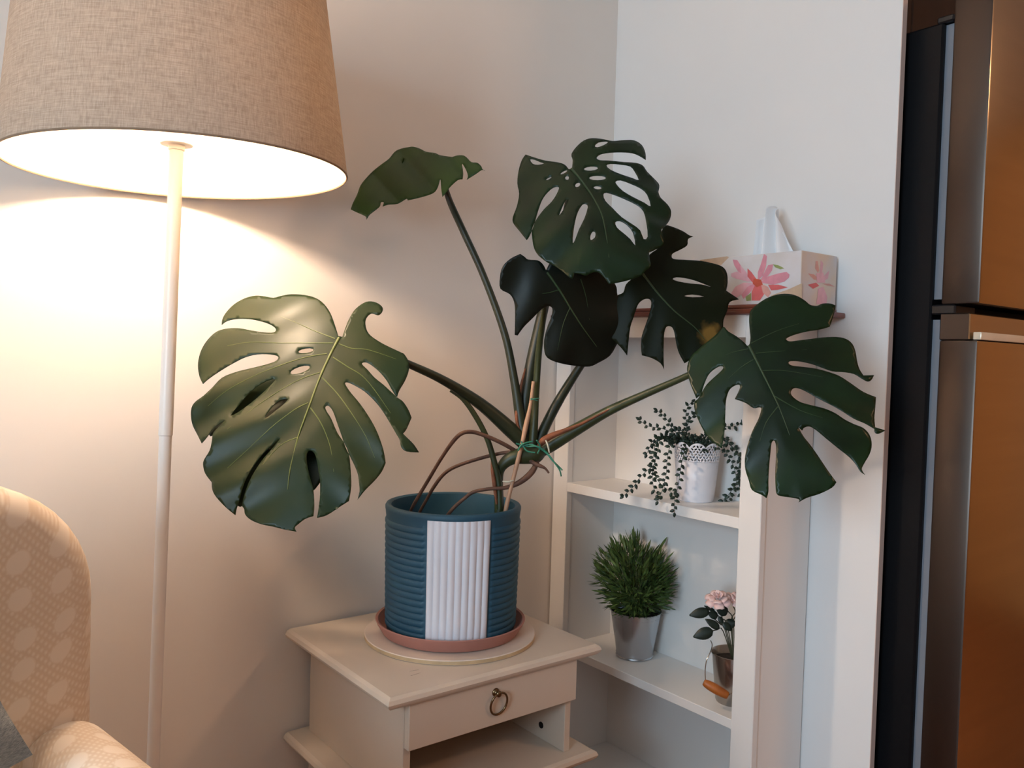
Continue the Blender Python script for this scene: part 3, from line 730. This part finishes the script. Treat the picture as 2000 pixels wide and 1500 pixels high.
part('stem', [(1062, 885, 1.79, 14), (1048, 888, 1.785, 33), (1025, 890, 1.78, 33), (1003, 893, 1.775, 28), (985, 905, 1.775, 22), (976, 922, 1.78, 17), (974, 950, 1.78, 18), (975, 985, 1.78, 19), (976, 1030, 1.78, 22)], 'petiole', 14)
part('sheath', [(1026, 720, 1.815, 3), (1016, 760, 1.80, 6), (1010, 800, 1.795, 8), (1010, 825, 1.79, 6), (1020, 850, 1.79, 3)], 'sheath')
part('sheath', [(1195, 797, 1.755, 3), (1130, 830, 1.765, 6), (1080, 850, 1.765, 12), (1060, 862, 1.765, 14), (1050, 875, 1.77, 4)], 'sheath')
part('sheath', [(960, 900, 1.77, 3), (962, 920, 1.765, 7), (966, 950, 1.765, 8), (970, 985, 1.765, 4)], 'sheath')
part('aerial_root', [(1012, 884, 1.78, 8), (985, 868, 1.76, 8), (955, 854, 1.745, 8), (925, 844, 1.735, 8), (903, 846, 1.73, 8), (885, 862, 1.73, 8), (862, 895, 1.73, 7), (838, 935, 1.735, 7), (816, 972, 1.74, 7), (801, 1000, 1.75, 6), (795, 1025, 1.76, 6)], 'root', 8)
part('aerial_root', [(1004, 882, 1.785, 7), (975, 886, 1.785, 7), (935, 896, 1.785, 7), (893, 910, 1.785, 7), (868, 925, 1.785, 7), (848, 950, 1.785, 7), (832, 978, 1.785, 6), (820, 1000, 1.785, 6), (812, 1025, 1.785, 6)], 'root', 8)
part('aerial_root', [(1052, 895, 1.78, 8), (1040, 920, 1.765, 12), (1018, 940, 1.755, 11), (990, 952, 1.75, 8), (955, 955, 1.745, 7), (925, 961, 1.74, 7), (905, 975, 1.74, 7), (885, 993, 1.745, 7), (870, 1012, 1.75, 7)], 'root', 8)
part('aerial_root', [(1030, 895, 1.775, 6), (1042, 904, 1.765, 9), (1055, 910, 1.76, 8), (1065, 915, 1.76, 5), (1072, 924, 1.76, 4)], 'root', 8)
part('bamboo_stake', [(984, 1020, 1.745, 8), (990, 985, 1.745, 9), (1000, 945, 1.75, 8), (1010, 905, 1.755, 9), (1020, 865, 1.76, 8), (1027, 832, 1.765, 10), (1036, 790, 1.77, 7), (1042, 745, 1.775, 7)], 'bamboo')
bm = bmesh.new()
for s in ([(1008, 866), (1030, 872), (1050, 872), (1070, 885)], [(1012, 876), (1035, 868), (1058, 878), (1075, 893)], [(1018, 862), (1028, 880), (1045, 884)], [(1068, 884), (1078, 898), (1092, 912), (1098, 918)], [(1072, 888), (1084, 905), (1093, 918), (1096, 930)], [(1012, 880), (1020, 868), (1040, 862)], [(1048, 860), (1055, 872), (1050, 886)]):
    ptube([(x, y, 1.745+.004*math.sin(i*2+x), 3.2) for i, (x, y) in enumerate(s)], bm, 6, 4)
obj('twine_tie', bm, 'twine', mon, angle=80, label='bright green twine knot')
bm = bmesh.new()
ptube([(1036, 781, 1.765, 2.5), (1045, 779, 1.762, 2.5), (1053, 778, 1.77, 2.5)], bm, 6); ptube([(1036, 778, 1.765, 2), (1050, 783, 1.765, 2)], bm, 6)
obj('twine_tie', bm, 'twine', mon, angle=80)
bm = bmesh.new()
ptube([(1066, 860, 1.745, 3), (1070, 870, 1.742, 4), (1073, 884, 1.745, 3)], bm, 6)
obj('plant_tie', bm, 'clip', mon, angle=80)
bm = bmesh.new()
ptube([(982, 940, 1.748, 3), (993, 941, 1.743, 4), (1003, 938, 1.748, 3)], bm, 6)
obj('plant_tie', bm, 'clip', mon, angle=80)

# =================================================================== FLOOR LAMP
lt = 1.375
LC = at(357.3, 332.2, lt)                          # centre of the shade's lower rim
foot = at(299, 1490, lt)
lamp = thing('floor_lamp', (LC.x, LC.y, 0), 'tall white floor lamp with a big beige linen shade', 'lamp')
ax = Vector((LC.x, LC.y, 0))
rim = .2614*1.375/1.35
sh = .34
prof = [(rim-(.118*z), z) for z in [sh*i/10 for i in range(11)]]
def tilt(bm):                                   # the shade hangs a little askew
    R = Vector((0, 0, 1)).rotation_difference((Vector((0, 0, 1))-.021*_r-.012*Vector((FW.x, FW.y, 0))).normalized())
    for v in bm.verts: v.co = LC+(R @ (v.co-LC))
    return bm
shade = obj('shade', tilt(lathe([(r+.0012, z) for r, z in prof], LC, 96)), 'linen', lamp, angle=80)
obj('lining', tilt(lathe([(r, z) for r, z in prof], LC, 96)), 'lining', shade, angle=80)
N = 96
M['rimtape'] = mat('shade_binding', (150, 124, 100), .8, noise=.1, nscale=60)
for z, rr in ((0, rim), (sh, rim-.118*sh)):
    bm = tube([Vector((LC.x+rr*cos(2*pi*i/N), LC.y+rr*sin(2*pi*i/N), LC.z+z)) for i in range(N+1)], [.0019]*(N+1), None, 6, 1, False)
    obj('rim_ring', tilt(bm), 'rimtape', shade)
ptop = at(345, 284, lt)
pr = .0112
base = Vector((foot.x, foot.y, 0)); pd = (ptop-foot); base = foot+pd*((0.02-foot.z)/pd.z)
mid = foot+pd*.53
pole = obj('pole', tube([base, mid], [pr*.9, pr*.9], None, 20, 1), 'white_metal', lamp)
obj('pole', tube([mid+pd*.0005, ptop+pd.normalized()*.03], [pr, pr], None, 20, 1), 'white_metal', lamp)
obj('base', lathe([(.001, .0), (.15, 0), (.152, .004), (.15, .018), (.05, .022), (.012, .026), (.001, .026)], (base.x, base.y, 0), 48), 'white_metal', lamp)
obj('holder_plate', lathe([(.001, 0), (.025, 0), (.026, .0015), (.025, .003), (.013, .003), (.013, -.008), (.011, -.009)], (ptop.x, ptop.y, ptop.z), 32), 'white_metal', lamp)
BZ = Z+.428
obj('socket', lathe([(.001, ptop.z+.003-BZ), (.018, ptop.z+.003-BZ), (.018, -.05), (.014, -.042), (.001, -.042)], (ptop.x, ptop.y, BZ), 24), 'white_metal', lamp)
bm = bmesh.new()
for k in range(3):
    a = k*2*pi/3+.4
    tube([Vector((ptop.x, ptop.y, LC.z+.09)), Vector((LC.x+(rim-.118*.10)*cos(a), LC.y+(rim-.118*.10)*sin(a), LC.z+.10))], [.0016, .0016], bm, 6, 1)
obj('spider', bm, 'white_metal', shade)
M['bulb'] = emit('warm_bulb_glow', (1, .74, .53), 600)
obj('bulb', lathe([(.001, -.042), (.013, -.041), (.016, -.03), (.027, -.012), (.030, 0), (.028, .012), (.02, .024), (.001, .031)], (ptop.x, ptop.y, BZ), 24), 'bulb', lamp)

# =================================================================== ARMCHAIR
th = math.radians(11.5)
E = at(194, 1250, 1.14)
ES = Vector((cos(th), sin(th), 0)); EF = Vector((sin(th), -cos(th), 0))
def ch(s, f, z): return Vector((E.x, E.y, 0))+ES*s+EF*f+Vector((0, 0, z))
arm = thing('armchair', ch(-.36, .3, 0), 'cream patterned upholstered armchair in front of the floor lamp', 'armchair')
def soft(fn, prof, depth, bulge, bev):
    """upholstered slab: outline prof in a plane, two faces bulging by `bulge`, rounded edge `bev`"""
    bm = bmesh.new(); rings = []
    cx = sum(p[0] for p in prof)/len(prof); cz = sum(p[1] for p in prof)/len(prof)
    def ring(sc, d): return [bm.verts.new(fn(cx+(p[0]-cx)*sc, cz+(p[1]-cz)*sc, d)) for p in prof]
    mx = max(max(abs(p[0]-cx), abs(p[1]-cz)) for p in prof)
    steps = [(.25, 0+bulge), (.6, bulge*.85), (.85, bulge*.4)]
    for sc, b in steps: rings.append(ring(sc, -b))
    for k in range(6):
        a = k/5*pi/2; rings.append(ring(1-bev/mx*(1-sin(a)), bev*(1-cos(a))))
    for k in range(6):
        a = k/5*pi/2; rings.append(ring(1-bev/mx*(1-cos(a)), depth-bev+bev*sin(a)))
    for sc, b in steps[::-1]: rings.append(ring(sc, depth+b*.4))
    n = len(prof)
    for a, b in zip(rings, rings[1:]):
        for i in range(n): bm.faces.new((a[i], a[(i+1) % n], b[(i+1) % n], b[i]))
    bm.faces.new(rings[0][::-1]); bm.faces.new(rings[-1])
    bmesh.ops.recalc_face_normals(bm, faces=list(bm.faces))
    return bm
def rrect(x0, x1, z0, z1, rs, n=10):
    """rounded rectangle, radii (bl, br, tr, tl)"""
    P = []
    for (cx, cz, a0), r in zip(((x0, z0, pi), (x1, z0, 1.5*pi), (x1, z1, 0), (x0, z1, .5*pi)), rs):
        sx = 1 if cx == x0 else -1; sz = 1 if cz == z0 else -1
        for k in range(n+1):
            a = a0+pi/2*k/n; P.append((cx+sx*r+r*cos(a), cz+sz*r+r*sin(a)))
    return P
TOPZ = Z-(952-655)/F*1.14+.024
obj('backrest', soft(lambda s, z, d: ch(s, -d, z), rrect(-.72, .0, .25, TOPZ+.004, (.03, .03, .16, .16)), .15, .012, .035), 'jacquard', arm, angle=80)
for s0, s1 in ((-.105, .012), (-.732, -.615)):
    obj('armrest', soft(lambda s, z, d: ch(s, d-.02, z-.035*max(0, d-.1)), rrect(s0, s1, .14, Z-.505, (.02, .02, .055, .055)), .60, .006, .03), 'jacquard', arm, angle=80)
obj('seat_cushion', soft(lambda s, z, d: ch(s, d+.01, z), rrect(-.61, -.11, .30, .522, (.04, .04, .05, .05)), .56, .006, .03), 'jacquard', arm, angle=80)
obj('seat_base', soft(lambda s, z, d: ch(s, d, z), rrect(-.615, -.105, .14, .30, (.02, .02, .02, .02)), .55, .004, .015), 'jacquard', arm, angle=80)
M['dark_leg'] = mat('dark_wood_leg', (70, 48, 34), .5, noise=.2, nscale=20)
for s in (-.67, -.05):
    for d in (-.08, .5):
        obj('leg', tube([ch(s, d, .145), ch(s, d, 0)], [.024, .016], None, 12, 1), 'dark_leg', arm)
# grey cushion leaning on the backrest
pq = ch(0, .2, 0); pn = (EF+Vector((0, 0, .12))).normalized()
q0 = on_pl(64, 1474, pq, pn); e1 = (on_pl(0, 1338, pq, pn)-q0).normalized(); e2 = pn.cross(e1).normalized()
if e2.dot(ES) > 0: e2 = -e2
hs = .205; pc = q0+(e1+e2)*hs
bm = bmesh.new(); NU = 22; G = {}
for sgn in (1, -1):
    for i in range(NU+1):
        for j in range(NU+1):
            u, v = i/NU*2-1, j/NU*2-1
            t = sgn*.05*(max(0, 1-u**4)*max(0, 1-v**4))**.6
            if (abs(u) == 1 or abs(v) == 1) and sgn == -1: continue
            G[sgn, i, j] = bm.verts.new(pc-e1*hs*u*(1-.05*(1-v*v)*abs(u)**3)-e2*hs*v*(1-.05*(1-u*u)*abs(v)**3)+pn*t)
for sgn in (1, -1):
    g = lambda i, j: G.get((sgn, i, j)) or G[1, i, j]
    for i in range(NU):
        for j in range(NU):
            f = [g(i, j), g(i+1, j), g(i+1, j+1), g(i, j+1)]
            bm.faces.new(f if sgn == 1 else f[::-1])
bmesh.ops.recalc_face_normals(bm, faces=list(bm.faces))
o = obj('throw_pillow', bm, 'pillow', angle=80)
tag(o, 'grey woven throw pillow lying in the cream armchair', 'pillow')

# =================================================================== TRAILING PLANT
zsh = Z-.335
TP = Vector((-.098, -.412, zsh))
tp = thing('potted_trailing_plant', TP, 'trailing succulent with hanging stems in a white lace-edged pot', 'potted plant')
tH, tr0, tr1 = .143, .043, .057
def cone(a, z, off=0.):
    r = tr0+(tr1-tr0)*z/tH+off; return Vector((TP.x+r*cos(a), TP.y+r*sin(a), TP.z+z))
# perforated, scalloped collar unrolled as (arc, height) and wrapped round the cone
per = 2*pi*.05; nsc = 9; z_b = .097
top = []
for i in range(nsc*8):
    u = i/(nsc*8); top.append((u*per, tH-.011+.011*abs(sin(pi*u*nsc))**.7))
loops = [[(0, z_b)]+[(per*k/60, z_b) for k in range(1, 60)]+[(per-1e-4, z_b)]+[(min(p[0], per-1e-4), p[1]) for p in top[::-1]]]
rows = 6
for r_ in range(rows):
    for k in range(42):
        u = (k+.5*(r_ % 2)+.2)/42
        z = z_b+.006+r_*.0063
        lim = tH-.011+.011*abs(sin(pi*u*nsc))**.7
        if z > lim-.006 or not .01 < u < .99: continue
        loops.append(ell(u*per, z, 0.0036, .0019, (.9 if (k+r_) % 2 else -.9)+.3*sin(k*1.7), 6))
V, Fc = mesh2d(loops, .006)
bm = bmesh.new(); vs = [bm.verts.new(cone(v.x/.05, v.y)) for v in V]
for f in Fc: bm.faces.new([vs[i] for i in f])
prof = [(.001, .0), (tr0-.002, 0), (tr0, .002)]+[(tr0+(tr1-tr0)*z/tH, z) for z in (.02, .05, z_b)]
lathe([(r-.0002, z) for r, z in prof], TP, 60, bm)
bmesh.ops.delete(bm, geom=[v for v in bm.verts if not v.link_faces], context='VERTS')
po = obj('pot', bm, 'lacewhite', tp, angle=60, label='white pot with a perforated lace rim')
sd = po.modifiers.new('thick', 'SOLIDIFY'); sd.thickness = .0012; sd.offset = -1
obj('soil', lathe([(.001, .088), (.048, .085)], TP, 30), 'soil', tp)
T1 = (1180, 760, 5.77)
tpd = (TP-CAM).dot(FW)
def strand(path, leaf=.0118, gap=.0066):
    bm = bmesh.new(); P = catmull(path, 8)
    tube(P, [.0009*(1-.5*i/len(P)) for i in range(len(P))], bm, 5, 1)
    acc = 0; k = 0
    for a, b in zip(P, P[1:]):
        acc += (b-a).length
        if acc > gap:
            acc = 0; k += 1
            d = (b-a).normalized(); s = d.cross(-FW).normalized()*(1 if k % 2 else -1)
            L = (s*.85+d*.55+Vector((random.uniform(-.3, .3), random.uniform(-.3, .3), random.uniform(-.1, .3)))).normalized()
            sweep_ribbon(bm, b, L*leaf*random.uniform(.8, 1.15), leaf*.33, (-FW+UP*.3).normalized(), .1, 4, .2)
    sweep_ribbon(bm, P[-1], (P[-1]-P[-3]).normalized()*leaf, leaf*.32, (-FW+UP*.3).normalized(), .1, 4, .2)
    st = obj('trailing_stem', bm, 'succulent', tp, angle=80)
    sd = st.modifiers.new('thick', 'SOLIDIFY'); sd.thickness = .0007
    return st
for s, dd in (('780,560 620,540 545,590 510,660 480,730', -.04), ('800,540 650,530 580,600 560,720 540,850 545,1000 560,1120 610,1200', -.055), ('780,540 650,540 600,700 560,850 480,920 400,1000 320,1110 220,1200', -.06),
 ('850,560 770,580 735,660 710,800 700,950 670,1080 640,1180 605,1260', -.07), ('940,580 915,660 895,740 870,850 850,980 830,1100 800,1200 790,1300 790,1390', -.075), ('560,900 575,980 630,1060 710,1130 790,1190', -.065),
 ('800,500 640,440 560,430 480,410 400,350', -.02), ('820,500 750,420 720,360 660,290 600,245', -.01), ('930,500 930,400 920,300 940,200 985,150', 0), ('1200,500 1340,430 1440,420 1500,410 1545,370', 0),
 ('1200,540 1340,545 1420,620 1480,700 1530,800 1550,900 1520,1020 1450,1130 1340,1260', -.01), ('1200,560 1320,620 1370,700 1410,780 1450,850 1480,950 1490,1060 1420,1160 1410,1270', -.015), ('1220,530 1330,570 1430,640 1500,700 1550,830 1530,950 1520,1080 1550,1200', 0), ('900,500 960,360 1010,290', 0)):
    pts = full([(x, y) for x, y, c in parse(s)], T1)
    strand([at(x, y, tpd+dd*min(1, .25+i*.5)) for i, (x, y) in enumerate(pts)])
for k in range(36):
    a = random.uniform(0, 2*pi); ln = random.uniform(.03, .062); el = random.uniform(.15, 1.25)
    p0 = TP+Vector((.02*cos(a), .02*sin(a), tH-.03)); d = Vector((cos(a)*cos(el)*(.6 if cos(a) > 0 else 1), sin(a)*cos(el), sin(el)))
    strand([p0, p0+d*ln*.5+Vector((0, 0, .014)), p0+d*ln+Vector((0, 0, .012-.01*cos(el)))], .0105, .0048)

# =================================================================== BUSHY PLANT
zl = Z-.778
BP = Vector((-.083, -.216, zl))
bp = thing('potted_grass_bush', BP, 'bushy grass-like plant in a plain galvanised metal pot', 'potted plant')
mH = .122
obj('pot', lathe([(.001, .001), (.046, 0), (.049, .003), (.0475, .006), (.0490, .010), (.0478, .014), (.0485, .016), (.0655, mH-.003), (.0672, mH-.002), (.0675, mH), (.066, mH+.0005), (.0645, mH-.004), (.062, mH-.02), (.001, mH-.022)], BP, 64), 'metal', bp, angle=40, label='galvanised metal pot')
bm = bmesh.new(); cz = mH+.088
for k in range(470):
    a = random.uniform(0, 2*pi); el = math.asin(random.uniform(-.78, 1))
    rr = random.uniform(.45, 1.0)**.6*(1.12 if k % 9 == 0 else 1)
    d = Vector((cos(a)*cos(el), sin(a)*cos(el), sin(el)))
    R = Vector((.062 if d.x > 0 else .105, .117, .106))
    tipp = BP+Vector((d.x*R.x*rr, d.y*R.y*rr, cz+d.z*R.z*rr))
    dirn = (tipp-(BP+Vector((0, 0, mH-.03)))).normalized()
    dirn = (dirn*.6+d*.6+Vector((0, 0, .10))).normalized()
    root_ = tipp-dirn*.035
    bm2 = bm
    if k % 3 == 0: tube([BP+Vector((d.x*.02, d.y*.03, mH-.02)), root_*.6+(BP+Vector((0, 0, mH)))*.4+Vector((0, 0, .004)), tipp-dirn*.01], [.0008]*3, bm2, 4, 3)
    for q in range(4):
        s = Vector((random.uniform(-1, 1), random.uniform(-1, 1), random.uniform(-1, 1)))
        L = (dirn+s*.55).normalized()*random.uniform(.022, .038)
        p0 = root_+dirn*(.010*q)
        if (p0+L).x > -.014: L.x = min(L.x, -.016-p0.x); 
        if p0.x > -.016: p0.x = -.018
        sweep_ribbon(bm2, p0, L, random.uniform(.0020, .0036), s.normalized() if abs(s.normalized().dot(L.normalized())) < .9 else Vector((0, 0, 1)), .12, 3, .25)
for k in range(150):                            # blades leaning out over the rim
    a = random.uniform(0, 2*pi); d = Vector((cos(a), sin(a), 0))
    p0 = BP+Vector((d.x*.045, d.y*.05, mH-.006+random.uniform(0, .02)))
    L = (d+Vector((random.uniform(-.4, .4), random.uniform(-.4, .4), random.uniform(-.1, .9)))).normalized()*random.uniform(.025, .042)
    if (p0+L).x > -.014: L.x = -.016-p0.x
    sweep_ribbon(bm, p0, L, random.uniform(.0020, .0034), Vector((-d.y*.3, d.x*.3, 1)), .12, 3, .25)
obj('foliage', bm, 'blade', bp, angle=80, kind='stuff')
obj('soil', lathe([(.001, mH-.012), (.064, mH-.014)], BP, 30), 'soil', bp)

# =================================================================== ROSE IN BUCKET
rb = on_z(1434, 1352, zl); rb.x = max(rb.x, -.10)
RB = Vector((-.105, 0, zl)); 
_p = on_x(1436, 1250, RB.x); RB.y = _p.y
ro = thing('potted_rose', RB, 'small pink artificial rose in a steel bucket with wooden grip', 'potted plant')
rH, rr0, rr1 = .112, .040, .052
bk = obj('bucket', lathe([(.001, .002), (.036, .002), (.0385, 0), (rr0, .003), (rr1-.001, rH-.003), (rr1+.0012, rH-.002), (rr1+.0014, rH), (rr1, rH+.001), (rr1-.002, rH-.001), (rr0+.004, .05), (.001, .05)], RB, 64), 'steel', ro, angle=40, label='polished steel bucket')
rd = (RB-CAM).dot(FW)
R3 = (1300, 1120, 5.0)
def rat(x, y, dd=0.): return at(R3[0]+x/R3[2], R3[1]+y/R3[2], rd+dd)
g0, g1 = rat(372, 1062, -.065), rat(608, 1195, -.078)
bm = bmesh.new()
tube([rat(440, 655, -.02), rat(455, 700, -.03), rat(440, 760, -.045), rat(400, 850, -.055), rat(386, 950, -.06), rat(388, 1045, -.064), g0], [.0011]*7, bm, 8, 5)
tube([g1, rat(700, 1125, -.075), rat(800, 1020, -.06), rat(860, 850, -.03), rat(870, 740, -.005)], [.0011]*5, bm, 8, 5)
hd = obj('bail_handle', bm, 'steel', bk)
obj('wooden_grip', tube([g0, g0.lerp(g1, .08), g0.lerp(g1, .3), g0.lerp(g1, .6), g0.lerp(g1, .92), g1], [.006, .0085, .0105, .0108, .009, .0075], None, 18, 4), 'grip', hd, label='orange wooden grip')
obj('soil', lathe([(.001, rH-.016), (rr1-.004, rH-.018)], RB, 30), 'soil', ro)
bm = bmesh.new()
base_ = RB+Vector((0, 0, rH-.03))
for pts in ([(560, 470), (545, 380), (520, 285)], [(640, 480), (680, 380), (660, 320)], [(660, 470), (610, 370), (560, 310)], [(600, 500), (540, 440), (500, 400)], [(590, 540), (540, 500), (460, 430)], [(560, 560), (500, 552), (440, 565)], [(650, 520), (690, 400), (700, 290)]):
    tube([base_]+[rat(x, y, -.005*i) for i, (x, y) in enumerate(pts)], [.0012]*(len(pts)+1), bm, 6, 4)
obj('stem', bm, 'stem_d', ro)
for (x0, y0), (x1, y1), wd, dd in (((425, 368), (238, 408), 42, -.02), ((482, 372), (383, 316), 16, -.01), ((508, 420), (415, 388), 34, -.015), ((525, 538), (396, 448), 32, -.03), ((462, 558), (276, 620), 48, -.04), ((590, 408), (498, 278), 46, -.01), ((575, 500), (695, 480), 40, -.01), ((555, 272), (606, 328), 14, -.01), ((560, 480), (640, 560), 30, -.015), ((520, 420), (560, 500), 22, -.01)):
    bm = bmesh.new(); a, b = rat(x0, y0, dd), rat(x1, y1, dd-.006)
    sweep_ribbon(bm, a, b-a, 1.2*wd/R3[2]*rd/F, (-FW+UP*.35).normalized(), .12, 8, .18)
    lf = obj('leaf', bm, 'rose_leaf', ro, angle=80)
    sd = lf.modifiers.new('thick', 'SOLIDIFY'); sd.thickness = .0006
def rose(c, R, ax):
    bm = bmesh.new(); q = Vector((0, 0, 1)).rotation_difference(ax)
    for ring, (n, r, up, ln) in enumerate(((3, .10, .95, .55), (4, .30, .8, .6), (5, .55, .5, .62), (6, .75, .18, .62))):
        for k in range(n):
            a = 2*pi*k/n+ring*.6; rows = []
            for i in range(5):
                u = i/4; row = []
                for j in range(5):
                    v = (j/4-.5)*2; w_ = .62*sin(pi*(.22+.60*u))**.6*(1-.1*ring/3)
                    aa = a+v*w_/(max(r, .3)+.25)
                    rad = (r*(.35+.75*u)+.16*u*u*(ring/3))*(1-.06*v*v)
                    z = up*u*ln*1.1-.10*ring*u*u*.8+.03*sin(5*v+k)-.1*v*v*u
                    row.append(bm.verts.new(c+q @ (Vector((rad*cos(aa), rad*sin(aa), z-.15))*R)))
                rows.append(row)
            for A, B in zip(rows, rows[1:]):
                for j in range(4): bm.faces.new((A[j], A[j+1], B[j+1], B[j]))
    o = obj('flower', bm, 'rose', ro, angle=90, label='pale pink rose bloom')
    sd = o.modifiers.new('thick', 'SOLIDIFY'); sd.thickness = .0005
rose(rat(512, 228, -.015), .032, (UP*.85-FW*.45-RT*.15).normalized())
rose(rat(705, 245, .0), .027, (UP*.7-FW*.4+RT*.4).normalized())
